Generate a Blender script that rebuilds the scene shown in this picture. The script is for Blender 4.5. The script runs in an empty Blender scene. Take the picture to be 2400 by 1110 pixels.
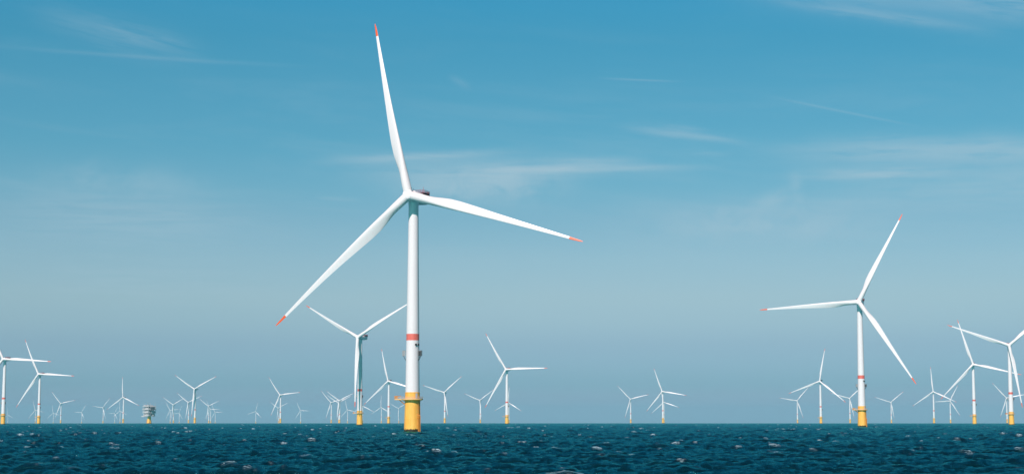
import bpy, math, random
import numpy as np
from mathutils import Matrix, Vector

random.seed(4)
scene = bpy.context.scene
COL = scene.collection
R = math.radians

# ------------------------------------------------------------------ camera model (60 mm lens, eye about 5 m above the sea)
PXF = 4000.0; PCX, PCY = 1200.0, 555.0
EARTH = 7.4e6                 # earth radius with ordinary refraction: far towers stand hull-down behind the horizon
EYE = 5.1
DIP = math.sqrt(2 * EYE / EARTH)
PITCH = math.atan((990.8 - PCY) / PXF) - DIP
CP, SP = math.cos(PITCH), math.sin(PITCH)

def ray(px, py):
    a = (px - PCX) / PXF; b = -(py - PCY) / PXF
    d = Vector((a, CP - b * SP, SP + b * CP))
    return d / math.hypot(d.x, d.y)

def sky_angle(px, py):
    d = ray(px, py)
    return math.degrees(math.atan2(d.x, d.y)), math.degrees(math.atan(d.z))

cam = bpy.data.cameras.new('camera')
camo = bpy.data.objects.new('camera', cam); COL.objects.link(camo)
cam.sensor_width = 36.0; cam.lens = 36.0 * PXF / 2400.0
cam.clip_start = 0.5; cam.clip_end = 80000.0
camo.location = (0, 0, EYE)
camo.rotation_euler = (math.pi / 2 + PITCH, 0, 0)
scene.camera = camo
scene.render.resolution_x = 1024; scene.render.resolution_y = 473

# ------------------------------------------------------------------ materials
def new_mat(name):
    m = bpy.data.materials.new(name); m.use_nodes = True
    nt = m.node_tree
    return m, nt, nt.nodes['Principled BSDF']

def N(nt, kind, **kw):
    n = nt.nodes.new(kind)
    for k, v in kw.items():
        if k == 'inp':
            for s, val in v.items(): n.inputs[s].default_value = val
        else: setattr(n, k, v)
    return n

def paint(name, col, rough=0.4, var=0.06, scale=0.25, stretch=6.0):
    """weathered gloss paint: faint vertical run marks and blotches"""
    m, nt, p = new_mat(name)
    tc = N(nt, 'ShaderNodeTexCoord'); mp = N(nt, 'ShaderNodeMapping')
    mp.inputs['Scale'].default_value = (scale * stretch, scale * stretch, scale)
    no = N(nt, 'ShaderNodeTexNoise', inp={'Scale': 1.0, 'Detail': 5.0, 'Roughness': 0.6})
    rp = N(nt, 'ShaderNodeValToRGB')
    rp.color_ramp.elements[0].position = 0.3; rp.color_ramp.elements[1].position = 0.7
    rp.color_ramp.elements[0].color = (*[c * (1 - var * 2) for c in col], 1)
    rp.color_ramp.elements[1].color = (*col, 1)
    nt.links.new(tc.outputs['Object'], mp.inputs['Vector']); nt.links.new(mp.outputs['Vector'], no.inputs['Vector'])
    nt.links.new(no.outputs['Fac'], rp.inputs['Fac']); nt.links.new(rp.outputs['Color'], p.inputs['Base Color'])
    p.inputs['Roughness'].default_value = rough
    return m

M = {}
M['white'] = paint('white_paint', (0.80, 0.80, 0.80), 0.38, 0.02, 0.06)
M['blade'] = paint('blade_gelcoat', (0.79, 0.79, 0.785), 0.34, 0.012, 0.05)
M['red'] = paint('red_band_paint', (0.78, 0.17, 0.13), 0.45, 0.04)
M['tip'] = paint('orange_red_tip_paint', (0.84, 0.105, 0.014), 0.45, 0.04)
M['grey'] = paint('grey_metal', (0.30, 0.33, 0.34), 0.5, 0.08)
M['lgrey'] = paint('light_grey_metal', (0.55, 0.57, 0.57), 0.5, 0.06)
M['dark'] = paint('dark_metal', (0.035, 0.045, 0.05), 0.55, 0.1)
M['crimson'] = paint('crimson_paint', (0.42, 0.02, 0.03), 0.45, 0.05)
M['maroon'] = paint('dark_maroon_paint', (0.10, 0.012, 0.016), 0.5, 0.05)
M['deepyellow'] = paint('deep_yellow_paint', (0.70, 0.27, 0.02), 0.5, 0.1)
M['plate'] = paint('substation_plating', (0.60, 0.62, 0.62), 0.5, 0.06, 0.5)
M['pvoid'] = paint('substation_louvre_void', (0.08, 0.10, 0.105), 0.6, 0.1)
M['rail'] = paint('galvanised_rail', (0.62, 0.55, 0.45), 0.45, 0.06)

def yellow_material():
    m, nt, p = new_mat('yellow_foundation_paint')
    tc = N(nt, 'ShaderNodeTexCoord'); mp = N(nt, 'ShaderNodeMapping')
    mp.inputs['Scale'].default_value = (0.9, 0.9, 0.14)
    no = N(nt, 'ShaderNodeTexNoise', inp={'Scale': 1.0, 'Detail': 6.0, 'Roughness': 0.62})
    rp = N(nt, 'ShaderNodeValToRGB')
    e = rp.color_ramp.elements
    e[0].position = 0.30; e[0].color = (0.90, 0.44, 0.055, 1)
    e[1].position = 0.62; e[1].color = (0.95, 0.555, 0.11, 1)
    nt.links.new(tc.outputs['Object'], mp.inputs['Vector']); nt.links.new(mp.outputs['Vector'], no.inputs['Vector'])
    nt.links.new(no.outputs['Fac'], rp.inputs['Fac'])
    # a few small scuffs
    n2 = N(nt, 'ShaderNodeTexNoise', inp={'Scale': 1.1, 'Detail': 3.0, 'Roughness': 0.5})
    nt.links.new(tc.outputs['Object'], n2.inputs['Vector'])
    r2 = N(nt, 'ShaderNodeValToRGB'); r2.color_ramp.elements[0].position = 0.68; r2.color_ramp.elements[1].position = 0.78
    r2.color_ramp.elements[0].color = (0, 0, 0, 1); r2.color_ramp.elements[1].color = (0.55, 0.55, 0.55, 1)
    nt.links.new(n2.outputs['Fac'], r2.inputs['Fac'])
    mx0 = N(nt, 'ShaderNodeMixRGB'); mx0.inputs['Color2'].default_value = (0.42, 0.19, 0.03, 1)
    nt.links.new(r2.outputs['Color'], mx0.inputs['Fac']); nt.links.new(rp.outputs['Color'], mx0.inputs['Color1'])
    # marine growth up to the splash line, with a ragged top
    sx = N(nt, 'ShaderNodeSeparateXYZ'); nt.links.new(tc.outputs['Object'], sx.inputs['Vector'])
    n3 = N(nt, 'ShaderNodeTexNoise', inp={'Scale': 1.3, 'Detail': 5.0})
    nt.links.new(tc.outputs['Object'], n3.inputs['Vector'])
    ad = N(nt, 'ShaderNodeMath', operation='MULTIPLY_ADD'); ad.inputs[1].default_value = 2.0
    nt.links.new(n3.outputs['Fac'], ad.inputs[0]); nt.links.new(sx.outputs['Z'], ad.inputs[2])
    mr = N(nt, 'ShaderNodeMapRange'); mr.inputs['From Min'].default_value = 2.35; mr.inputs['From Max'].default_value = 2.75
    mr.inputs['To Min'].default_value = 1.0; mr.inputs['To Max'].default_value = 0.0
    nt.links.new(ad.outputs[0], mr.inputs['Value'])
    mx = N(nt, 'ShaderNodeMixRGB'); mx.inputs['Color2'].default_value = (0.022, 0.017, 0.006, 1)
    nt.links.new(mr.outputs['Result'], mx.inputs['Fac']); nt.links.new(mx0.outputs['Color'], mx.inputs['Color1'])
    nt.links.new(mx.outputs['Color'], p.inputs['Base Color'])
    p.inputs['Roughness'].default_value = 0.48
    return m
M['yellow'] = yellow_material()

def sea_material():
    m, nt, p = new_mat('sea_water')
    nt.nodes.remove(p)
    tc = N(nt, 'ShaderNodeTexCoord')
    # capillary ripples, finer than the mesh
    b1 = N(nt, 'ShaderNodeMapping'); b1.inputs['Scale'].default_value = (0.5, 2.0, 1.4); b1.inputs['Rotation'].default_value = (0, 0, R(12))
    nt.links.new(tc.outputs['Object'], b1.inputs['Vector'])
    n1 = N(nt, 'ShaderNodeTexNoise', inp={'Scale': 1.0, 'Detail': 5.0, 'Roughness': 0.62, 'Distortion': 0.5})
    nt.links.new(b1.outputs['Vector'], n1.inputs['Vector'])
    bp = N(nt, 'ShaderNodeBump', inp={'Strength': 1.0, 'Distance': 0.50})
    nt.links.new(n1.outputs['Fac'], bp.inputs['Height'])
    body = N(nt, 'ShaderNodeBsdfDiffuse'); body.inputs['Color'].default_value = (0.0003, 0.0110, 0.0145, 1)
    gl = N(nt, 'ShaderNodeBsdfGlossy'); gl.inputs['Roughness'].default_value = 0.09; gl.inputs['Color'].default_value = (0.15, 0.84, 0.88, 1)
    fr = N(nt, 'ShaderNodeFresnel'); fr.inputs['IOR'].default_value = 1.333
    for q in (body, gl, fr): nt.links.new(bp.outputs['Normal'], q.inputs['Normal'])
    # a rough sea never turns into a full mirror at a low view: the faces turned to the eye hide the flat ones
    f1 = N(nt, 'ShaderNodeMath', operation='MULTIPLY_ADD'); f1.inputs[1].default_value = 0.9; f1.inputs[2].default_value = 1.0
    nt.links.new(fr.outputs['Fac'], f1.inputs[0])
    f2 = N(nt, 'ShaderNodeMath', operation='DIVIDE'); nt.links.new(fr.outputs['Fac'], f2.inputs[0]); nt.links.new(f1.outputs[0], f2.inputs[1])
    wat = N(nt, 'ShaderNodeMixShader'); nt.links.new(f2.outputs[0], wat.inputs['Fac'])
    nt.links.new(body.outputs['BSDF'], wat.inputs[1]); nt.links.new(gl.outputs['BSDF'], wat.inputs[2])
    # whitecaps: broken foam on the steepest crests
    at = N(nt, 'ShaderNodeAttribute', attribute_name='foam')
    fm = N(nt, 'ShaderNodeMapping'); fm.inputs['Scale'].default_value = (1.1, 3.0, 3.0); fm.inputs['Rotation'].default_value = (0, 0, R(-10))
    nt.links.new(tc.outputs['Object'], fm.inputs['Vector'])
    fn = N(nt, 'ShaderNodeTexNoise', inp={'Scale': 1.0, 'Detail': 7.0, 'Roughness': 0.75, 'Distortion': 1.0})
    nt.links.new(fm.outputs['Vector'], fn.inputs['Vector'])
    fs_ = N(nt, 'ShaderNodeMapRange'); fs_.inputs['From Min'].default_value = 0.46; fs_.inputs['From Max'].default_value = 0.60
    nt.links.new(fn.outputs['Fac'], fs_.inputs['Value'])
    mr = N(nt, 'ShaderNodeMath', operation='MULTIPLY'); mr.use_clamp = True
    af = N(nt, 'ShaderNodeMath', operation='MULTIPLY'); af.inputs[1].default_value = 2.2
    nt.links.new(at.outputs['Fac'], af.inputs[0]); nt.links.new(af.outputs[0], mr.inputs[0]); nt.links.new(fs_.outputs['Result'], mr.inputs[1])
    df = N(nt, 'ShaderNodeBsdfDiffuse'); df.inputs['Color'].default_value = (0.50, 0.76, 0.84, 1)
    ms = N(nt, 'ShaderNodeMixShader')
    nt.links.new(mr.outputs[0], ms.inputs['Fac']); nt.links.new(wat.outputs['Shader'], ms.inputs[1]); nt.links.new(df.outputs['BSDF'], ms.inputs[2])
    nt.links.new(ms.outputs['Shader'], nt.nodes['Material Output'].inputs['Surface'])
    return m
M['sea'] = sea_material()

# ------------------------------------------------------------------ mesh builder
class MB:
    def __init__(s): s.v = []; s.f = []; s.mi = []
    def add(s, vs, fs, mi=0):
        o = len(s.v); s.v += [tuple(v) for v in vs]
        for f in fs: s.f.append([i + o for i in f]); s.mi.append(mi)
    def box(s, cx, cy, cz, sx, sy, sz, rz=0, mi=0, bev=0.0):
        c, n = math.cos(rz), math.sin(rz); vs = []
        for z in (-.5, .5):
            for x, y in ((-.5, -.5), (.5, -.5), (.5, .5), (-.5, .5)):
                X, Y = x * sx, y * sy
                vs.append((cx + X * c - Y * n, cy + X * n + Y * c, cz + z * sz))
        s.add(vs, [(3, 2, 1, 0), (4, 5, 6, 7), (0, 1, 5, 4), (1, 2, 6, 5), (2, 3, 7, 6), (3, 0, 4, 7)], mi)
    def lathe(s, prof, seg=48, mi=0, cap=True, cx=0, cy=0, a0=0, a1=2 * math.pi):
        full = abs(a1 - a0 - 2 * math.pi) < 1e-6
        n = seg if full else seg + 1
        vs = []
        for r, z in prof:
            for k in range(n):
                a = a0 + (a1 - a0) * k / seg
                vs.append((cx + r * math.sin(a), cy - r * math.cos(a), z))
        fs = []
        for i in range(len(prof) - 1):
            for k in range(seg):
                k2 = (k + 1) % n
                fs.append((i * n + k, i * n + k2, (i + 1) * n + k2, (i + 1) * n + k))
        if cap and full:
            fs.append(tuple(range(n - 1, -1, -1))); fs.append(tuple((len(prof) - 1) * n + k for k in range(n)))
        s.add(vs, fs, mi)
    def tube(s, a, b, r, seg=8, mi=0, r2=None):
        a, b = Vector(a), Vector(b); d = (b - a).normalized(); r2 = r if r2 is None else r2
        u = d.orthogonal().normalized(); w = d.cross(u); vs = []
        for p, q in ((a, r), (b, r2)):
            for k in range(seg):
                t = 2 * math.pi * k / seg; vs.append(p + q * (math.cos(t) * u + math.sin(t) * w))
        fs = [(k, (k + 1) % seg, seg + (k + 1) % seg, seg + k) for k in range(seg)]
        fs += [tuple(range(seg - 1, -1, -1)), tuple(range(seg, 2 * seg))]
        s.add(vs, fs, mi)
    def mesh(s, name, mats, smooth=True, angle=38):
        me = bpy.data.meshes.new(name); me.from_pydata(s.v, [], s.f)
        for m in (mats if isinstance(mats, (list, tuple)) else [mats]): me.materials.append(m)
        if len(me.materials) > 1: me.polygons.foreach_set('material_index', s.mi)
        if smooth:
            me.shade_smooth(); me.set_sharp_from_angle(angle=R(angle))
        me.update(); return me

def link(name, me, parent=None, mat=None):
    o = bpy.data.objects.new(name, me); COL.objects.link(o)
    if parent is not None: o.parent = parent
    if mat is not None: o.matrix_local = mat
    return o

# ------------------------------------------------------------------ turbine geometry (metres)
HUB, OV, TILT, RB = 109.0, 7.2, R(6), 87.0
Z_DECK, Z_TP = 15.2, 18.4

def blade_station(r):
    T = [  # r, LE, TE, thickness, roundness, twist
        (1.6, 2.1, 2.1, 4.2, 1.0, 25), (5.5, 2.1, 2.1, 4.15, 1.0, 25), (7.6, 2.09, 2.14, 4.05, .96, 24.5), (9.6, 2.06, 2.44, 3.85, .80, 23.5),
        (12.5, 2.02, 2.86, 3.4, .52, 22.5), (16.0, 1.94, 3.32, 2.85, .26, 21), (20.5, 1.83, 3.60, 2.35, .10, 19), (26.0, 1.66, 3.42, 1.75, .03, 16.5), (35.0, 1.40, 2.8, 1.15, 0, 13),
        (45.0, 1.16, 2.15, .8, 0, 10), (55.0, .97, 1.64, .55, 0, 8), (65.0, .79, 1.2, .38, 0, 6.5), (74.0, .62, .86, .28, 0, 5.5),
        (80.4, .52, .63, .22, 0, 5), (83.8, .41, .47, .17, 0, 5), (85.7, .29, .34, .12, 0, 5), (86.6, .18, .22, .08, 0, 5), (87.0, .07, .09, .03, 0, 5)]
    A = np.array(T)
    return [float(np.interp(r, A[:, 0], A[:, j])) for j in range(1, 6)]

def blade_section(r, n=28):
    le, te, th, rd, tw = blade_station(r)
    pts = []; c = le + te
    for k in range(n):
        t = 2 * math.pi * k / n
        xe = math.cos(t)                                   # +1 leading edge .. -1 trailing edge
        xc = (1 - xe) / 2                                  # 0 at LE, 1 at TE
        yt = 5 * (.2969 * math.sqrt(max(xc, 0)) - .126 * xc - .3516 * xc ** 2 + .2843 * xc ** 3 - .1015 * xc ** 4) * th
        yt += .035 * th * xc
        up = 1 if math.sin(t) >= 0 else -1
        ax = le - xc * c; ay = up * yt - .10 * th * math.sin(math.pi * xc)
        qx = th / 2 * xe; qy = th / 2 * math.sin(t)
        pts.append((rd * qx + (1 - rd) * ax, rd * qy + (1 - rd) * ay))
    b = R(tw); bend = 2.2 * math.sin(math.pi * min(1, r / 84.0)) * .9   # loaded blade: a gentle bow
    out = []
    for x, y in pts:
        X = x * math.cos(b) - y * math.sin(b); Y = x * math.sin(b) + y * math.cos(b) + bend
        out.append((-X, Y, r))                             # local x points to the trailing edge, y upwind, z out along the blade
    return out

TIP0 = 80.4
def blade_mesh(r0, r1, steps, mats, name, cap0=False, n=28):
    b = MB(); vs = []; fs = []
    rs = [r0 + (r1 - r0) * i / steps for i in range(steps + 1)]
    for r in rs: vs += blade_section(r, n)
    for i in range(steps):
        for k in range(n):
            k2 = (k + 1) % n
            fs.append((i * n + k, (i + 1) * n + k, (i + 1) * n + k2, i * n + k2))
    fs.append(tuple(steps * n + k for k in range(n - 1, -1, -1)))
    fs.append(tuple(range(n)))
    b.add(vs, fs)
    return b.mesh(name, mats, True, 50)

ME = {}
ME['blade'] = blade_mesh(1.6, TIP0, 70, M['blade'], 'blade')
ME['blade_tip'] = blade_mesh(TIP0, 87.0, 12, M['tip'], 'blade_tip')

# hub: rounded three-lobed spinner; local y is upwind
def hub_mesh():
    b = MB(); seg, rings = 48, 26; vs = []; fs = []
    for i in range(rings + 1):
        t = i / rings                                       # 0 = rear face, 1 = nose
        if t < .55:
            y = -2.6 + t / .55 * 4.0; rr = 2.55 + .2 * math.sin(math.pi * t / .55)
        else:
            q = (t - .55) / .45; y = 1.4 + .8 * math.sin(q * math.pi / 2); rr = 2.55 * max(0.0, math.cos(q * math.pi / 2)) ** .62
        for k in range(seg):
            a = 2 * math.pi * k / seg
            lob = 1 + .035 * math.cos(3 * a) * (1 if t < .6 else (1 - t) / .4)
            vs.append((rr * lob * -math.sin(a), y, rr * lob * math.cos(a)))
    for i in range(rings):
        for k in range(seg):
            k2 = (k + 1) % seg; fs.append((i * seg + k, (i + 1) * seg + k, (i + 1) * seg + k2, i * seg + k2))
    fs.append(tuple(range(seg))); fs.append(tuple(rings * seg + k for k in range(seg - 1, -1, -1)))
    b.add(vs, fs); return b.mesh('hub', M['white'], True, 50)
ME['hub'] = hub_mesh()
def root_seal_mesh():                                        # dark gap and flange where a blade enters the hub (blade frame)
    b = MB(); b.lathe([(2.0, 2.76), (2.15, 2.76), (2.15, 2.98), (2.0, 2.98)], 36)
    return b.mesh('root_seal', M['grey'])
ME['root_seal'] = root_seal_mesh()

# nacelle: local -y is upwind, z measured from the sea
def nacelle_mesh():
    b = MB()
    secs = [(-3.6, 2.5, 2.5), (-3.2, 2.95, 2.95), (-1.2, 3.05, 3.05), (-.9, 2.7, 2.75), (3.0, 2.75, 2.85), (10.0, 2.75, 2.6), (14.6, 2.5, 2.15), (15.4, 2.0, 1.8)]
    n = 32; vs = []; fs = []
    for y, w, h in secs:
        front = y < -1
        for k in range(n):
            a = 2 * math.pi * k / n; p = 1.0 if front else .55
            cx, cz = math.cos(a), math.sin(a)
            x = w * math.copysign(abs(cx) ** p, cx); z = h * math.copysign(abs(cz) ** p, cz)
            z += (.035 if y > 3 else -.03) * (y - (3 if y > 3 else 0)) - (.09 if y > 3 else 0)
            vs.append((x, y, HUB - .15 + z))
    for i in range(len(secs) - 1):
        for k in range(n):
            k2 = (k + 1) % n; fs.append((i * n + k, i * n + k2, (i + 1) * n + k2, (i + 1) * n + k))
    fs.append(tuple(range(n - 1, -1, -1))); fs.append(tuple((len(secs) - 1) * n + k for k in range(n)))
    b.add(vs, fs)
    b.lathe([(2.35, HUB - 4.2), (2.45, HUB - 3.4), (2.45, HUB - 2.4)], 32)       # yaw collar
    return b.mesh('nacelle', M['white'], True, 40)
ME['nacelle'] = nacelle_mesh()
def helideck_mesh():
    b = MB(); z = HUB + 2.75
    b.box(0, 10.2, z, 6.2, 7.4, .3)
    for x in (-2.6, 2.6):
        for y in (7.2, 13.2): b.tube((x, y, z - 1.0), (x, y, z), .12)
    return b.mesh('helideck', M['maroon'], False)
ME['helideck'] = helideck_mesh()
def helirail_mesh():
    b = MB(); z = HUB + 2.9; P = [(-3.1, 6.5), (3.1, 6.5), (3.1, 13.9), (-3.1, 13.9)]
    for i in range(4):
        (x0, y0), (x1, y1) = P[i], P[(i + 1) % 4]
        for q in range(6):
            t = q / 6; x, y = x0 + (x1 - x0) * t, y0 + (y1 - y0) * t
            b.tube((x, y, z), (x, y, z + 1.25), .06, 6)
        for h in (.45, .85, 1.25): b.tube((x0, y0, z + h), (x1, y1, z + h), .05, 6)
    b.tube((2.4, 6.7, z), (2.4, 6.7, z + 2.6), .07, 6)
    b.tube((-2.4, 6.7, z), (-2.4, 6.7, z + 2.2), .07, 6)
    return b.mesh('railing', M['crimson'])
ME['helirail'] = helirail_mesh()
def cooler_mesh():
    b = MB(); z = HUB + 3.3
    b.box(0, 15.0, z - .3, 5.2, 1.1, 1.5); 
    for x in (-2.4, 0, 2.4): b.box(x, 15.0, HUB + 2.0, .3, .4, .9)
    return b.mesh('cooler', M['dark'], False)
ME['cooler'] = cooler_mesh()

# tower
def tower_r(z): return 3.28 + (2.28 - 3.28) * (z - Z_TP) / (HUB - 4 - Z_TP)
def tower_mesh():
    b = MB(); prof = []
    for z in np.linspace(Z_TP, HUB - 3.9, 30): prof.append((tower_r(z), float(z)))
    b.lathe(prof, 64)
    for z in (18.45, 47.5, 76.0): 
        r = tower_r(z) + .02; b.lathe([(r - .05, z), (r, z), (r, z + .12), (r - .05, z + .12)], 64, cap=False)
    return b.mesh('tower', M['white'])
ME['tower'] = tower_mesh()
def band_mesh():
    b = MB(); z0, z1 = 42.2, 45.2
    b.lathe([(tower_r(z0) - .02, z0), (tower_r(z0) + .012, z0), (tower_r(z1) + .012, z1), (tower_r(z1) - .02, z1)], 64, cap=False)
    return b.mesh('red_band', M['red'])
ME['red_band'] = band_mesh()
def on_tower(a, z, out=0.0):
    r = tower_r(z) + out; return (r * math.sin(R(a)), -r * math.cos(R(a)))
def lamp_bracket_mesh(a):
    b = MB(); z = 36.3; x, y = on_tower(a, z, 1.0); rz = R(a)
    b.box(x, y, z, 1.0, 1.5, 2.5, rz, 0)
    x2, y2 = on_tower(a, z, 1.0)
    ox, oy = math.cos(rz) * -.56, math.sin(rz) * -.56
    b.box(x2 + ox, y2 + oy, z - .1, .12, 1.3, 2.2, rz, 1)
    ox, oy = math.cos(rz) * .2, math.sin(rz) * .2
    p0 = on_tower(a, z - 3.2, .05); p1 = on_tower(a, z, 1.2)
    for w in (-.35, .35):
        ox, oy = math.cos(rz) * w, math.sin(rz) * w
        b.tube((p0[0] + ox, p0[1] + oy, z - 3.2), (p1[0] + ox, p1[1] + oy, z - 1.2), .13, 6, 1)
    p2 = on_tower(a, z, .1); b.tube((p2[0], p2[1], z + 1.0), (x, y, z + 1.35), .1, 6, 1)
    return b.mesh('lamp_bracket', [M['grey'], M['dark']], False)
ME['brackets'] = [lamp_bracket_mesh(a) for a in (62, -88, 182)]
def tower_marking_mesh(a):  # illegible dark tower marks, built as short dark cylinders
    b = MB(); z = 40.2; x0, y0 = on_tower(a, z, -.05); x1, y1 = on_tower(a, z, .35)
    b.tube((x0, y0, z), (x1, y1, z), .52, 16)
    b.tube((x0, y0, z - .5), (x0 * 1.02, y0 * 1.02, z - 1.6), .08, 6)
    return b.mesh('tower_marking', M['dark'])
ME['markings'] = [tower_marking_mesh(a) for a in (31, 60)]
def door_mesh():
    b = MB(); z0 = Z_DECK + .35; vs = []; fs = []; a0, a1 = 27, 45; rr = 3.47
    for z in (z0, z0 + 2.5):
        for k in range(7):
            a = R(a0 + (a1 - a0) * k / 6)
            vs.append((rr * math.sin(a), -rr * math.cos(a), z))
    for k in range(6): fs.append((k, k + 1, 8 + k, 7 + k))
    b.add(vs, fs)
    return b.mesh('door', M['lgrey'])
ME['door'] = door_mesh()

# foundation: yellow monopile and transition piece
def foundation_mesh():
    b = MB()
    b.lathe([(3.78, -14.0), (3.78, 1.0), (3.74, 4.5), (3.60, 8.5), (3.44, 13.0), (3.42, Z_TP)], 64)
    for z in (6.1, 17.9):
        r = 3.68 if z < 10 else 3.43
        b.lathe([(r - .1, z), (r + .05, z), (r + .05, z + .14), (r - .1, z + .14)], 64, cap=False)
    return b.mesh('foundation', M['yellow'])
ME['foundation'] = foundation_mesh()
def landing_mesh():
    b = MB()
    for a in (44, 58):
        s, c = math.sin(R(a)), -math.cos(R(a))
        b.tube((4.35 * s, 4.35 * c, -8), (4.35 * s, 4.35 * c, 7.5), .22, 10)
        b.tube((4.35 * s, 4.35 * c, 7.5), (3.4 * s, 3.4 * c, 8.4), .2, 10)
        for z in (-3, 3.4, 6.6): b.tube((3.5 * s, 3.5 * c, z), (4.35 * s, 4.35 * c, z), .14, 8)
    p, q = R(48), R(54)
    for a in (p, q): b.tube((4.1 * math.sin(a), -4.1 * math.cos(a), -6), (3.78 * math.sin(a), -3.78 * math.cos(a), Z_DECK), .06, 6)
    for z in np.arange(-5.5, 15, .6):
        rr = 4.1 - .32 * (z + 6) / 21.2
        b.tube((rr * math.sin(p), -rr * math.cos(p), z), (rr * math.sin(q), -rr * math.cos(q), z), .035, 5)
    return b.mesh('boat_landing', M['deepyellow'])
ME['landing'] = landing_mesh()
def cable_pipe_mesh():
    b = MB()
    for a in (73,):
        s, c = math.sin(R(a)), -math.cos(R(a)); b.tube((3.95 * s, 3.95 * c, -8), (3.62 * s, 3.62 * c, Z_DECK - .3), .17, 8)
    return b.mesh('cable_pipe', M['deepyellow'])
ME['pipe'] = cable_pipe_mesh()

def platform_mesh():
    b = MB(); z = Z_DECK
    ring = [(3.38, z - .32), (4.85, z - .32), (4.85, z), (3.38, z), (3.38, z - .32)]
    b.lathe(ring, 64, cap=False)
    b.box(-5.9, -.2, z - .17, 4.3, 4.2, .33)                   # laydown area to the left
    for a in range(0, 360, 30):                                # support brackets under the ring
        s, c = math.sin(R(a)), -math.cos(R(a))
        b.tube((3.4 * s, 3.4 * c, z - 1.1), (4.6 * s, 4.6 * c, z - .3), .07, 6)
    return b.mesh('platform', M['yellow'], True, 30)
ME['platform'] = platform_mesh()
def platrail_mesh():
    b = MB(); z = Z_DECK; rr = 4.78
    angs = [a for a in range(-60, 246, 9)]
    pts = [(rr * math.sin(R(a)), -rr * math.cos(R(a))) for a in angs]
    pts = pts[1:-1]
    pts = [(-7.95, -2.2), (-6.6, -2.2), (-5.4, -2.2)] + pts + [(-5.4, 1.8), (-6.6, 1.8), (-7.95, 1.8), (-7.95, .5), (-7.95, -.9), (-7.95, -2.2)]
    for i, (x, y) in enumerate(pts):
        b.tube((x, y, z), (x, y, z + 1.15), .045, 6)
        if i < len(pts) - 1:
            x1, y1 = pts[i + 1]
            for h in (.4, .78, 1.15): b.tube((x, y, z + h), (x1, y1, z + h), .038, 6)
            b.box((x + x1) / 2, (y + y1) / 2, z + .12, math.hypot(x1 - x, y1 - y), .03, .22, math.atan2(y1 - y, x1 - x))
    return b.mesh('railing', M['rail'])
ME['platrail'] = platrail_mesh()
def davit_mesh():
    b = MB(); z = Z_DECK
    b.box(-7.45, -.9, z + .72, 1.5, 1.7, 1.4)
    b.box(-7.45, -.9, z + 1.46, 1.6, 1.8, .1)
    b.tube((-7.0, .9, z), (-7.0, .9, z + 1.3), .16, 10)
    b.tube((-7.0, .9, z + 1.3), (-5.2, -.4, z + 1.45), .1, 8)
    return b.mesh('davit_crane', M['deepyellow'], False)
ME['davit'] = davit_mesh()
def brace_mesh():
    b = MB()
    for y in (-1.6, 1.2): b.tube((-6.0, y, Z_DECK - .3), (-3.3, y * .6, Z_DECK - 2.5), .16, 8)
    return b.mesh('brace', M['deepyellow'])
ME['brace'] = brace_mesh()

def turbine(hx, hy, yaw, phi, label, lod):
    d = ray(hx, hy)
    a = 1 / (2 * EARTH); t = (-d.z + math.sqrt(d.z ** 2 - 4 * a * (EYE - HUB))) / (2 * a)
    ps = R(yaw); s, c = math.sin(ps), math.cos(ps); st, ct = math.sin(TILT), math.cos(TILT)
    n = Vector((-s * ct, -c * ct, st)); e = Vector((c, -s, 0)); u = Vector((s * st, c * st, ct))
    hub_w = Vector((d.x * t, d.y * t, EYE + d.z * t))
    base = Vector((hub_w.x + s * OV, hub_w.y + c * OV, -(t * t) / (2 * EARTH)))
    o = bpy.data.objects.new('wind_turbine', None); COL.objects.link(o)
    o.empty_display_size = 5; o.location = base
    o['label'] = label; o['category'] = 'wind turbine'; o['group'] = 'wind turbines of the offshore wind farm'
    f = link('foundation', ME['foundation'], o)
    pl = link('platform', ME['platform'], o)
    tw = link('tower', ME['tower'], o)
    link('red_band', ME['red_band'], tw)
    if lod <= 1:
        for m in ME['brackets']: link('lamp_bracket', m, tw)
        link('railing', ME['platrail'], pl); link('davit_crane', ME['davit'], pl)
    if lod == 0:
        link('boat_landing', ME['landing'], f); link('cable_pipe', ME['pipe'], f); link('door', ME['door'], f)
        link('brace', ME['brace'], pl)
        for m in ME['markings']: link('tower_marking', m, tw)
    na = link('nacelle', ME['nacelle'], o, Matrix.Rotation(-ps, 4, 'Z'))
    if lod <= 1:
        hd = link('helideck', ME['helideck'], na); link('railing', ME['helirail'], na); link('cooler', ME['cooler'], na)
    hl = hub_w - base
    Mh = Matrix(((-e.x, n.x, u.x, hl.x), (-e.y, n.y, u.y, hl.y), (-e.z, n.z, u.z, hl.z), (0, 0, 0, 1)))
    spin = Matrix.Rotation(-R(phi), 4, 'Y')
    link('hub', ME['hub'], o, Mh @ Matrix.Rotation(-R(phi), 4, 'Y'))
    for k in range(3):
        al = R(phi) + k * 2 * math.pi / 3
        b = math.cos(al) * u + math.sin(al) * e; tg = math.sin(al) * u - math.cos(al) * e     # tg: toward the trailing edge
        mm = Matrix(((tg.x, n.x, b.x, hl.x), (tg.y, n.y, b.y, hl.y), (tg.z, n.z, b.z, hl.z), (0, 0, 0, 1)))
        bl = link('blade', ME['blade'], o, mm)
        link('blade_tip', ME['blade_tip'], bl)
        if lod <= 1: link('root_seal', ME['root_seal'], bl)
    return o, t

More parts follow.
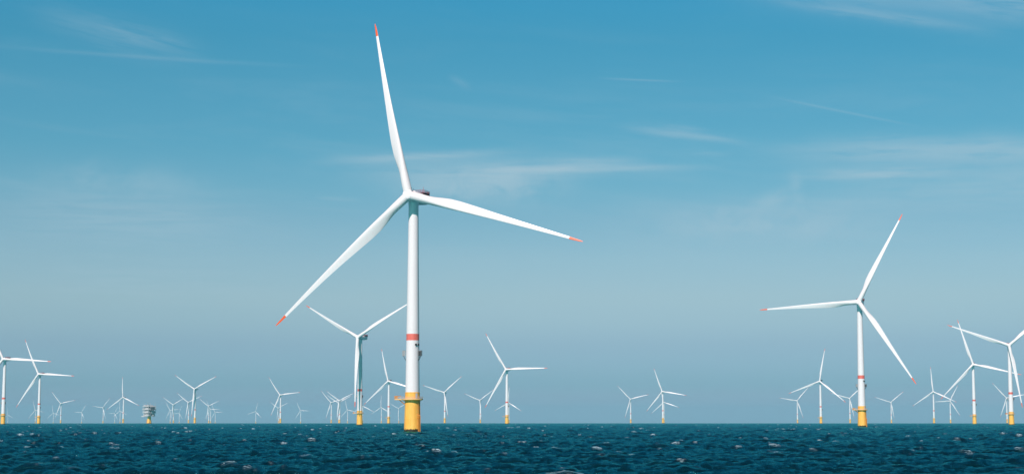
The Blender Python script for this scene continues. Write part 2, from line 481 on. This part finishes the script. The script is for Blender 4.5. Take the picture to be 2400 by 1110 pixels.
# hub position in the photograph, heading of the rotor, clock angle of one blade, label
TURBINES = [
 (957.5, 457.0, 16, 106.3, 'largest and nearest wind turbine, filling the middle of the view', 0),
 (2012.5, 707.3, 17, 26.5, 'second largest wind turbine, standing alone and tall in the right part of the sea', 0),
 (2365.0, 808.8, 17, 50, 'wind turbine at the right edge of the view with one blade cut off by it', 1),
 (2280.5, 853.3, 14, 103, 'white turbine just left of the one cut by the right edge, blades crossing it', 1),
 (838.5, 789.8, 22, 59, 'turbine left behind the nearest tower, one blade hanging straight down its own tower', 1),
 (7.0, 841.0, 10, 93, 'wind turbine at the left edge of the view, half its rotor cut off', 1),
 (90.0, 876.1, 13, 93, 'turbine second from the left edge, its upright blade crossed by its neighbour\'s level blade', 1),
 (1185.6, 865.2, 17, 88.5, 'taller of two turbines in line right of the nearest tower, with a level right blade', 1),
 (909.5, 892.4, 13, 106, 'turbine close left of the nearest tower, its right blade passing behind that tower', 1),
 (1921.0, 892.8, 22, 9, 'mid-sized turbine left of the second largest one, one blade pointing nearly straight up', 1),
 (142.0, 944.6, 12, 78, 'small turbine standing between the two left-edge turbines and the tiny pale ones beside it', 2),
 (82.5, 960.3, 18, 101, 'faint tiny turbine mostly hidden behind the second turbine from the left edge', 2),
 (124.5, 967.0, 16, 108, 'very faint tiny turbine under the small turbine near the left edge', 2),
 (191.0, 965.2, 20, 31, 'very faint tiny turbine alone between two small turbines in the left part', 2),
 (241.0, 954.4, 22, 38, 'small pale turbine just left of a taller one whose blade points straight up, left part', 2),
 (288.0, 930.1, 17, 114, 'turbine left of the offshore substation with one blade pointing straight up', 2),
 (268.5, 967.5, 20, 28, 'barely visible turbine left of the tower beside the offshore substation, farther of two ghosts', 2),
 (281.0, 962.5, 16, 114, 'barely visible turbine right behind the tower that stands left of the substation', 2),
 (18.0, 971.5, 15, 115, 'barely visible turbine in the haze right beside the tower at the left edge', 2),
 (455.4, 911.1, 19, 62, 'tallest turbine of the cluster right of the substation, blades in a wide Y', 2),
 (405.7, 947.6, 20, 62, 'small Y-shaped turbine first to the right of the substation', 2),
 (398.5, 960.4, 22, 85, 'fainter turbine just left behind the small Y-shaped one nearest the substation', 2),
 (419.5, 966.9, 22, 22, 'very faint tiny turbine between two Y-shaped turbines right of the substation', 2),
 (441.0, 942.3, 18, 66, 'medium Y-shaped turbine partly behind the tallest turbine of the substation cluster', 2),
 (488.5, 951.1, 20, 65, 'pale Y-shaped turbine right of the tallest of the substation cluster, front one of a pair', 2),
 (493.0, 958.6, 20, 90, 'fainter turbine behind the pale Y-shaped one, its level blade reaching right', 2),
 (504.0, 964.9, 20, 90, 'faintest turbine at the right end of the cluster beyond the substation', 2),
 (599.0, 963.4, 20, 13, 'faint turbine standing alone left of the one with a paler turbine behind it', 2),
 (656.0, 925.0, 19, 83, 'turbine halfway between the substation and the nearest tower, a paler one behind it', 2),
 (652.0, 955.5, 20, 63, 'pale turbine close behind the tower halfway between substation and nearest tower', 2),
 (704.0, 961.3, 20, 92, 'faint turbine standing alone right of the one with a paler turbine behind it', 2),
 (775.5, 942.5, 20, 76, 'left one of three small turbines left of the turbine with a hanging blade', 2),
 (795.0, 938.2, 20, 64, 'higher one of two overlapping Y-shaped turbines left of the turbine with a hanging blade', 2),
 (793.0, 943.7, 20, 62, 'lower one of two overlapping Y-shaped turbines left of the turbine with a hanging blade', 2),
 (814.0, 959.4, 20, 103, 'faint turbine just left of the yellow base of the turbine with a hanging blade', 2),
 (849.0, 950.3, 20, 114, 'pale turbine half hidden behind the tower of the turbine with a hanging blade', 2),
 (893.0, 953.8, 22, 118, 'pale turbine with an upright blade left of the small tower beside the nearest one', 2),
 (934.0, 956.4, 22, 58, 'faint Y-shaped turbine just left of the nearest yellow foundation', 2),
 (1041.0, 919.0, 18, 48, 'first turbine to the right of the nearest tower, blades in a Y', 2),
 (1124.6, 937.5, 18, 53, 'small Y-shaped turbine between two taller ones right of the nearest tower', 2),
 (1191.7, 942.7, 19, 1, 'shorter of two turbines in line right of the nearest tower, its blade pointing up', 2),
 (1477.3, 934.6, 15, 76, 'lone small turbine in the empty stretch right of centre, left of an overlapping pair', 2),
 (1552.0, 916.8, 20, 99, 'taller of the overlapping pair of turbines in the empty stretch right of centre', 2),
 (1555.3, 941.8, 17, 108, 'shorter of the overlapping pair of turbines in the empty stretch right of centre', 2),
 (1868.0, 938.3, 17, 40, 'small turbine left of and below the mid-sized one with a blade pointing up', 2),
 (1991.0, 932.8, 17, 47, 'small turbine just left of the second largest turbine\'s tower', 2),
 (2088.0, 942.0, 17, 49, 'small turbine alone to the right of the second largest turbine', 2),
 (2187.0, 917.2, 19, 115, 'turbine with an upright blade, left of the turbines overlapping at the right edge', 2),
 (2226.5, 938.7, 18, 27, 'small turbine right behind the lower right blade of the one with an upright blade', 2),
 (2359.0, 931.8, 15, 79, 'small turbine behind the tower of the turbine at the right edge', 2),
]
far = 0; PILES = []
for hx, hy, yaw, phi, label, lod in TURBINES:
    o, t = turbine(hx, hy, yaw, phi, label, lod); far = max(far, t)
    if lod == 0: PILES.append((o.location.x, o.location.y))

# ------------------------------------------------------------------ offshore substation
def substation():
    D = 4700.0
    d = ray(349.5, 985); x0, y0 = d.x * D, d.y * D
    o = bpy.data.objects.new('offshore_substation', None); COL.objects.link(o)
    o.location = (x0, y0, -D * D / (2 * EARTH)); o.rotation_euler = (0, 0, R(-33 - 12))
    o['label'] = 'grey multi-deck offshore substation on a yellow monopile among the small turbines'; o['category'] = 'substation'
    b = MB(); b.lathe([(6.6, -14), (6.4, 1), (6.0, 5), (5.2, 9), (4.7, 13), (4.7, 19.5)], 40)
    f = link('foundation', b.mesh('foundation', M['yellow']), o)
    b = MB()
    for a in (-30, 60):
        s, c = math.sin(R(a)), -math.cos(R(a)); b.tube((7.4 * s, 7.4 * c, -8), (7.4 * s, 7.4 * c, 8), .3, 8); b.tube((7.4 * s, 7.4 * c, 8), (5.0 * s, 5.0 * c, 11), .3, 8)
    link('boat_landing', b.mesh('boat_landing', M['deepyellow']), f)
    W, Dp = 27.0, 25.0
    zs = [19.5, 28.0, 36.5, 45.0]
    for i, z in enumerate(zs):
        w, dp = (W - 5, Dp - 4) if i == 0 else (W + (2 if i == 2 else 0), Dp)
        b = MB(); b.box(0, 0, z + .5, w, dp, 1.0)
        b.box(0, 0, z - .2, w - 2, dp - 2, .4)
        for s in (-1, 1):
            b.box(0, s * dp / 2, z + 1.6, w, .15, 1.0); b.box(s * w / 2, 0, z + 1.6, .15, dp, 1.0)
        dk = link('deck', b.mesh('deck', M['plate'], False), o)
    # wall modules between decks, set back, with louvres
    rnd = random.Random(3)
    for i in range(3):
        z0, z1 = zs[i] + 1.0, zs[i + 1] - .4
        b = MB(); v = MB()
        for side in range(4):
            rz = side * math.pi / 2; half = (Dp if side % 2 == 0 else W) / 2 - 2.2; span = (W if side % 2 == 0 else Dp) - 3
            nseg = 5; x = -span / 2
            for k in range(nseg):
                ww = span / nseg; solid = rnd.random() < .8
                cx, cy = x + ww / 2, -half + (0 if solid else 1.2)
                c, s = math.cos(rz), math.sin(rz)
                hgt = (z1 - z0) * (.66 if solid else .5)
                (b if solid else v).box(cx * c - cy * s, cx * s + cy * c, z0 + hgt / 2, ww * .9, .8, hgt, rz)
                x += ww
        link('wall_module', b.mesh('wall_module', M['plate'], False), o)
        link('louvre', v.mesh('louvre', M['pvoid'], False), o)
        c_ = MB(); c_.box(0, 0, (z0 + z1) / 2, W - 8, Dp - 8, z1 - z0)
        link('inner_block', c_.mesh('inner_block', M['pvoid'], False), o)  # near-black core: the dark of the deck voids is put into its colour
        p = MB()
        for sx in (-1, 1):
            for sy in (-1, 1): p.box(sx * (W / 2 - .9 - (2.5 if i == 0 else 0)), sy * (Dp / 2 - .9 - (2 if i == 0 else 0)), (z0 + z1) / 2, .9, .9, z1 - z0)
            p.tube((sx * (W / 2 - 1), -(Dp / 2 - 1), z0), (0, -(Dp / 2 - 1), z1), .3, 6)
            p.tube((W / 2 - 1, sx * (Dp / 2 - 1), z0), (W / 2 - 1, 0, z1), .3, 6)
        link('column', p.mesh('column', M['plate'], False), o)
    # things fixed on the roof
    b = MB()
    for x, y, w, dd, h in ((-8, -6, 7, 6, 4.2), (1, 5, 9, 6, 3.2), (8, -5, 6, 8, 3.8), (-7, 7, 5, 5, 2.8)): b.box(x, y, 46.0 + h / 2, w, dd, h)
    link('roof_unit', b.mesh('roof_unit', M['plate'], False), o)
    for x, y, h in ((-12, -11, 10), (-4, -11, 9), (4, 0, 8), (12, 10, 11), (11.5, -11, 9), (-12, 10, 9)):
        b = MB(); b.tube((x, y, 46), (x, y, 46 + h), .42, 6, r2=.2); link('mast', b.mesh('mast', M['lgrey']), o)
    b = MB(); b.tube((6, -10, 46), (6, -10, 53), .7, 10); b.tube((6, -10, 52.5), (16, -16, 56.5), .45, 8); b.tube((6, -10, 53), (9, -12, 57), .25, 6)
    link('crane', b.mesh('crane', M['lgrey']), o)
    b = MB(); b.box(W / 2 + 3.2, -1, 40.5, 5.2, 11, 7.6, 0, 0)
    b.box(W / 2 + 3.2, -1, 36.3, 5.8, 12, .6, 0, 1); b.box(W / 2 + 3.2, -1, 44.7, 5.8, 12, .6, 0, 1)
    link('transformer_bay', b.mesh('transformer_bay', [M['pvoid'], M['plate']], False), o)
    b = MB(); b.box(-W / 2 + 5.4, -Dp / 2 + 1.0, 18.9, 12, 8, 1.6); b.box(-W / 2 + 5.4, -Dp / 2 - 3.0, 20.4, 12, .15, 1.2)
    link('gangway', b.mesh('gangway', M['plate'], False), o)
substation()

# ------------------------------------------------------------------ the sea: wind waves from a directional spectrum, on the curve of the earth
def wave_tile(L, n, seed, hs, lam, wdir, kmax_cut, spread=9.0):
    rg = np.random.default_rng(seed)
    k1 = 2 * np.pi * np.fft.fftfreq(n, L / n)
    kx, ky = np.meshgrid(k1, k1, indexing='ij'); k = np.hypot(kx, ky); k[0, 0] = 1
    kp = 2 * np.pi / lam
    th = np.arctan2(ky, kx) - wdir
    P = np.exp(-1.25 * (kp / k) ** 2) / k ** 3.6 * (np.cos(th / 2) ** 2) ** spread * np.exp(-(k / kmax_cut) ** 2)
    P[0, 0] = 0
    h0 = (rg.standard_normal((n, n)) + 1j * rg.standard_normal((n, n))) * np.sqrt(P)
    h = np.fft.ifft2(h0).real; sc = (hs / 4) / h.std()
    H = h0 * sc
    dx = np.fft.ifft2(-1j * kx / k * H).real; dy = np.fft.ifft2(-1j * ky / k * H).real
    kal = kx * math.cos(wdir) + ky * math.sin(wdir); kcr = -kx * math.sin(wdir) + ky * math.cos(wdir)
    sm = np.exp(-(kal * .08) ** 2 - (kcr * .36) ** 2)              # crests break in long thin lines
    div = np.fft.ifft2((kx * kx + ky * ky) / k * H * sm).real
    return L, n, h * sc, dx, dy, div

def sample(tile, x, y, rot):
    L, n, *fields = tile
    c, s = math.cos(rot), math.sin(rot)
    u = (x * c + y * s) / L * n; v = (-x * s + y * c) / L * n
    i0 = np.floor(u).astype(np.int64); j0 = np.floor(v).astype(np.int64)
    fu = (u - i0).astype(np.float32); fv = (v - j0).astype(np.float32)
    i0 %= n; j0 %= n; i1 = (i0 + 1) % n; j1 = (j0 + 1) % n
    out = []
    for F in fields:
        out.append(F[i0, j0] * (1 - fu) * (1 - fv) + F[i1, j0] * fu * (1 - fv) + F[i0, j1] * (1 - fu) * fv + F[i1, j1] * fu * fv)
    h, dx, dy, dv = out
    return h, dx * c - dy * s, dx * s + dy * c, dv

def build_sea():
    az = np.concatenate([np.linspace(-180, -27, 46)[:-1], np.linspace(-27, 27, 1250), np.linspace(27, 180, 46)[1:-1]])
    az = np.radians(az); na = len(az)
    rr = np.concatenate([np.geomspace(4, 95, 70)[:-1], np.geomspace(95, 9500, 1650), np.geomspace(9500, 26000, 40)[1:]])
    nr = len(rr)
    A, RR = np.meshgrid(az, rr)
    X = (RR * np.sin(A)).ravel(); Y = (RR * np.cos(A)).ravel(); rad = RR.ravel()
    wd = R(78)
    r1, r2, r3 = R(14), R(-23), R(41)
    t1 = wave_tile(293.0, 1024, 11, 1.10, 26.0, wd - r1, 9.0)
    t2 = wave_tile(431.0, 1024, 5, 0.68, 14.0, wd - r2 + R(14), 6.0)
    t3 = wave_tile(61.0, 1024, 8, 0.48, 4.0, wd - r3 - R(8), 18.0, 6.0)
    h = np.zeros_like(X); dx = np.zeros_like(X); dy = np.zeros_like(X); dv = np.zeros_like(X)
    for t, r_, far_ in ((t1, r1, None), (t2, r2, None), (t3, r3, 1100.)):
        a, b, c, e = sample(t, X, Y, r_)
        w = 1.0 if far_ is None else np.clip(1.6 - rad / far_, 0, 1)
        h += a * w; dx += .85 * b * w; dy += .85 * c * w
        dv += e * (1.0 if far_ is None else 0.35)
    near = (rad > 110) & (rad < 500)
    q0, q1 = np.quantile(dv[near], (0.9985, 0.99997))
    foam = np.clip((dv - q0) / (q1 - q0), 0, 1)
    foam *= np.clip((h - .12) / .3, 0, 1) * np.clip((rad - 105) / 150, .15, 1)      # only high crests break
    for px, py in PILES:                                       # wash where the waves break on the two nearest piles
        q = np.hypot(X - px, Y - py); a_ = np.arctan2(X - px, -(Y - py))
        foam = np.maximum(foam, np.exp(-((q - 4.3) / 1.1) ** 2) * np.clip(.25 + .75 * np.sin(a_ * 1.0 - .3), 0, 1) * .8)
    calm = np.clip(1.15 - rad / 9500, .25, 1)
    Z = h * calm - rad ** 2 / (2 * EARTH)
    co = np.stack([X + dx, Y + dy, Z], 1).astype(np.float32)
    me = bpy.data.meshes.new('sea')
    nv = co.shape[0]
    I, J = np.meshgrid(np.arange(nr - 1), np.arange(na), indexing='ij')
    J2 = (J + 1) % na
    q = np.stack([I * na + J, I * na + J2, (I + 1) * na + J2, (I + 1) * na + J], -1)[..., ::-1].reshape(-1, 4).astype(np.int32)
    nf = q.shape[0]
    me.vertices.add(nv); me.vertices.foreach_set('co', co.ravel())
    me.loops.add(nf * 4); me.loops.foreach_set('vertex_index', q.ravel())
    me.polygons.add(nf); me.polygons.foreach_set('loop_start', np.arange(0, nf * 4, 4, dtype=np.int32))
    me.update(calc_edges=True)
    me.shade_smooth()
    at = me.attributes.new('foam', 'FLOAT', 'POINT'); at.data.foreach_set('value', foam.astype(np.float32))
    me.materials.append(M['sea'])
    o = link('sea', me); o['kind'] = 'structure'
build_sea()

# ------------------------------------------------------------------ air
def haze():
    b = MB(); y0, y1, x0, x1, z0, z1 = -1500, 25500, -11000, 11000, -60, 215
    b.box((x0 + x1) / 2, (y0 + y1) / 2, (z0 + z1) / 2, x1 - x0, y1 - y0, z1 - z0)
    m = bpy.data.materials.new('haze'); m.use_nodes = True; nt = m.node_tree
    nt.nodes.remove(nt.nodes['Principled BSDF'])
    v = nt.nodes.new('ShaderNodeVolumePrincipled')
    v.inputs['Color'].default_value = (0.34, 0.80, 0.95, 1); v.inputs['Density'].default_value = 3.5e-5
    v.inputs['Anisotropy'].default_value = 0.0
    nt.links.new(v.outputs['Volume'], nt.nodes['Material Output'].inputs['Volume'])
    o = link('haze', b.mesh('haze', m, False)); o['kind'] = 'stuff'; o['label'] = 'thin pale sea haze that fades the far turbines'; o['category'] = 'haze'
haze()

# ------------------------------------------------------------------ light and sky
SUN_AZ, SUN_EL = 20.0, 42.0        # behind the camera, to the left
sv = Vector((-math.sin(R(SUN_AZ)) * math.cos(R(SUN_EL)), -math.cos(R(SUN_AZ)) * math.cos(R(SUN_EL)), math.sin(R(SUN_EL))))
sl = bpy.data.lights.new('sun', 'SUN'); sl.energy = 5.0; sl.angle = R(0.53); sl.color = (1.0, 0.82, 0.80)
so = bpy.data.objects.new('sun', sl); COL.objects.link(so); so.rotation_euler = sv.to_track_quat('Z', 'Y').to_euler()

world = bpy.data.worlds.new('World'); scene.world = world; world.use_nodes = True
wt = world.node_tree; bg = wt.nodes['Background']; bg.inputs['Strength'].default_value = 0.1
sky = N(wt, 'ShaderNodeTexSky', sky_type='NISHITA')
sky.sun_disc = False; sky.sun_elevation = R(SUN_EL); sky.sun_rotation = R(180 + SUN_AZ)
sky.altitude = 5; sky.air_density = 1.0; sky.dust_density = 1.0; sky.ozone_density = 1.0
def mth(op, a, b=None, c=None, clamp=False):
    n = N(wt, 'ShaderNodeMath', operation=op); n.use_clamp = clamp
    for i, v in enumerate((a, b, c)):
        if v is None: continue
        if isinstance(v, (int, float)): n.inputs[i].default_value = v
        else: wt.links.new(v, n.inputs[i])
    return n.outputs[0]
tcw = N(wt, 'ShaderNodeTexCoord'); sxyz = N(wt, 'ShaderNodeSeparateXYZ'); wt.links.new(tcw.outputs['Generated'], sxyz.inputs['Vector'])
EL = mth('MULTIPLY', mth('ARCSINE', sxyz.outputs['Z']), 57.29578)
AZ = mth('MULTIPLY', mth('ARCTAN2', sxyz.outputs['X'], sxyz.outputs['Y']), 57.29578)
# colour of this day's air by height above the horizon (degrees : multiplier on the clear-sky model); stops above the view dimmed to cut fill light
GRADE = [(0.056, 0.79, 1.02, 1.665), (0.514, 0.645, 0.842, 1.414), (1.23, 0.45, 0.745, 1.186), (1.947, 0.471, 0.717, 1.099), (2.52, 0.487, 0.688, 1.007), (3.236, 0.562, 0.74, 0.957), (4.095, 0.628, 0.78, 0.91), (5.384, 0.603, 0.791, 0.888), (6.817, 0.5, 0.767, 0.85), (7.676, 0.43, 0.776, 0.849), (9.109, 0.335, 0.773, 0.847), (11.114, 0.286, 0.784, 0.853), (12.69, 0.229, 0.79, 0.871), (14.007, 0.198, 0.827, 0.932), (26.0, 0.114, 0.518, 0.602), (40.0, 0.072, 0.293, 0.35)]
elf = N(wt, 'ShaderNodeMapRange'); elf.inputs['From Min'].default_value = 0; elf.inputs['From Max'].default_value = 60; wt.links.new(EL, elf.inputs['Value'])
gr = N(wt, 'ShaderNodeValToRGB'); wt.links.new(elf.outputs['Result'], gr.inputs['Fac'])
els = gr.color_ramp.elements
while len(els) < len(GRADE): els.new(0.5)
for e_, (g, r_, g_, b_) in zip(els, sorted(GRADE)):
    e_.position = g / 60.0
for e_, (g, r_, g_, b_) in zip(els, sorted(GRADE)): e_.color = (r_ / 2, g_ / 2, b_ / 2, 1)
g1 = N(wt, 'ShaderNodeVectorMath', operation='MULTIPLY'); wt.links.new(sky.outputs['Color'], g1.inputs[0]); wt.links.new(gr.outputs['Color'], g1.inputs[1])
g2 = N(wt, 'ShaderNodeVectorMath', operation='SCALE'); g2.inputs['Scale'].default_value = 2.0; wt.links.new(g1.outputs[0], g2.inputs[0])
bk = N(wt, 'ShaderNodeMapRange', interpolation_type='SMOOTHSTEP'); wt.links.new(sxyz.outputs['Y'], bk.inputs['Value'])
bk.inputs['From Min'].default_value = -0.6; bk.inputs['From Max'].default_value = 0.45; bk.inputs['To Min'].default_value = 0.5; bk.inputs['To Max'].default_value = 1.0  # unseen sky behind the camera dimmed to lessen fill on the towers
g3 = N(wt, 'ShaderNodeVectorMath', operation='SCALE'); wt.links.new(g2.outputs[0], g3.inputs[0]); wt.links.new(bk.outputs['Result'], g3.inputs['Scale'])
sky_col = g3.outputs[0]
# CLOUDS : thin cirrus and old contrails, laid out by bearing and height above the horizon
def fib(scale_x, scale_y, rot, seed, detail=6.0, rough=0.62, dist=0.35):
    cb = N(wt, 'ShaderNodeCombineXYZ'); wt.links.new(AZ, cb.inputs[0]); wt.links.new(EL, cb.inputs[1]); cb.inputs[2].default_value = seed
    vr = N(wt, 'ShaderNodeVectorRotate', rotation_type='Z_AXIS'); vr.inputs['Angle'].default_value = R(rot); wt.links.new(cb.outputs[0], vr.inputs['Vector'])
    mp = N(wt, 'ShaderNodeMapping'); mp.inputs['Scale'].default_value = (scale_x, scale_y, 1); wt.links.new(vr.outputs[0], mp.inputs['Vector'])
    no = N(wt, 'ShaderNodeTexNoise', inp={'Scale': 1.0, 'Detail': detail, 'Roughness': rough, 'Distortion': dist}); wt.links.new(mp.outputs[0], no.inputs['Vector'])
    return no.outputs['Fac']
def smooth(x, a, b):
    n = N(wt, 'ShaderNodeMapRange', interpolation_type='SMOOTHSTEP'); n.inputs['From Min'].default_value = a; n.inputs['From Max'].default_value = b
    wt.links.new(x, n.inputs['Value']); return n.outputs['Result']
wob = mth('SUBTRACT', fib(0.55, 0.9, 0, 3.1, 3.0), 0.5)
fibre = {0: fib(0.4, 4.6, 0, 0.0, 9.0), 1: fib(0.4, 4.6, 11, 7.7, 9.0), 2: fib(0.8, 1.3, -8, 4.2)}
acc = None
def streak(p0, p1, width, strength, tex=0, soft=0.35, wobble=0.25, lo=0.30, hi=0.75):
    global acc
    a0, e0 = sky_angle(*p0); a1, e1 = sky_angle(*p1); w = width * math.degrees(1 / PXF)
    dx, dy = a1 - a0, e1 - e0; L = math.hypot(dx, dy); ux, uy = dx / L, dy / L
    X = mth('SUBTRACT', AZ, a0); Y = mth('SUBTRACT', EL, e0)
    U = mth('DIVIDE', mth('MULTIPLY_ADD', X, ux, mth('MULTIPLY', Y, uy)), L)
    V = mth('MULTIPLY_ADD', X, -uy, mth('MULTIPLY', Y, ux))
    V = mth('DIVIDE', mth('MULTIPLY_ADD', wob, wobble, V), w)
    g = mth('EXPONENT', mth('MULTIPLY', mth('MULTIPLY', V, V), -1.0))
    ends = mth('MULTIPLY', smooth(U, -soft * .3, soft), smooth(U, 1 + soft * .3, 1 - soft))
    f = mth('MULTIPLY', g, ends)
    if tex is not None: f = mth('MULTIPLY', f, smooth(fibre[tex], lo, hi))
    f = mth('MULTIPLY', f, strength)
    acc = f if acc is None else mth('ADD', acc, f)
streak((60, 20), (480, 128), 34, 0.21, 1, .5, .3, .2, .65)
streak((230, 70), (460, 112), 10, 0.11, 1, .4)
streak((-60, 104), (720, 156), 5, 0.12, None, .5, .05)
streak((1120, 398), (1680, 391), 7, 0.34, 0, .4, .10, .1, .55)
streak((1260, 384), (1520, 380), 14, 0.30, 0, .45, .10, .15, .6)
streak((1470, 302), (1770, 333), 9, 0.31, 1, .45, .18, .12, .55)
streak((1540, 296), (1660, 304), 6, .22, 1, .45, .1)
streak((1590, 355), (1720, 362), 7, .22, 0, .4, .1)
streak((1830, 412), (2260, 402), 11, 0.42, 0, .4, .2, .15, .6)
streak((1800, 352), (2700, 340), 30, 0.44, 0, .4, .3, .12, .6)
streak((1900, 450), (2700, 415), 60, 0.26, 0, .4, .3, .12, .6)
streak((1860, 395), (1872, 490), 14, 0.20, 2, .4, .3, .2, .6)
streak((1760, 480), (1880, 440), 16, .30, 2, .4, .3, .2, .6)
streak((1790, -2), (2340, 74), 12, 0.22, 1, .4, .15, .2, .6)
streak((1700, -40), (2700, 22), 46, 0.27, 1, .4, .3, .1, .55)
streak((2150, -5), (2600, 30), 26, 0.14, 1, .4, .3)
streak((725, 380), (1230, 354), 10, 0.35, 0, .4, .12, .12, .55)
streak((800, 408), (1400, 398), 30, 0.40, 0, .4, .3, .12, .6)
streak((900, 450), (1350, 432), 34, 0.50, 2, .4, .3, .2, .6)
streak((740, 464), (840, 468), 4, .4, 0, .4, .1)
streak((690, 488), (860, 496), 4, .25, 0, .4, .1)
streak((-80, 480), (660, 525), 60, 0.33, 0, .45, .5, .15, .65)
streak((60, 410), (520, 440), 34, .26, 2, .45, .5, .2, .65)
streak((-60, 650), (700, 660), 50, 0.18, 0, .4, .4)
streak((1400, 183), (1605, 192), 2.4, 0.17, None, .4, .02)
streak((1808, 227), (2150, 296), 3.0, 0.14, None, .35, .03)
streak((1050, 178), (1105, 208), 8, 0.11, None, .45, .05)
streak((1700, 470), (2100, 474), 7, .20, 0, .4, .2)
streak((600, 715), (2350, 715), 105, .14, None, .5, .1)
streak((1450, 530), (2100, 515), 46, .36, 2, .45, .5, .2, .65)
veil = mth('MULTIPLY', mth('MULTIPLY', smooth(fib(0.11, 0.75, 4, 12.3), .42, .72), smooth(EL, 2.2, 6.0)), smooth(EL, 15.5, 7.5))
acc = mth('ADD', acc, mth('MULTIPLY', veil, .13))
acc = mth('MINIMUM', acc, .75)
cmx = N(wt, 'ShaderNodeMixRGB'); cmx.inputs['Color2'].default_value = (4.15, 5.7, 6.6, 1)
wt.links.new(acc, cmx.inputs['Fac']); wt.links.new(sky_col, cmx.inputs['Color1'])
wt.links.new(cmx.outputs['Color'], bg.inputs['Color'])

# ------------------------------------------------------------------ view
scene.view_settings.view_transform = 'Standard'; scene.view_settings.look = 'None'
scene.view_settings.exposure = 0.0; scene.view_settings.gamma = 1.0
scene.render.engine = 'CYCLES'
scene.cycles.use_denoising = True
scene.cycles.max_bounces = 8; scene.cycles.volume_bounces = 1; scene.cycles.transparent_max_bounces = 8
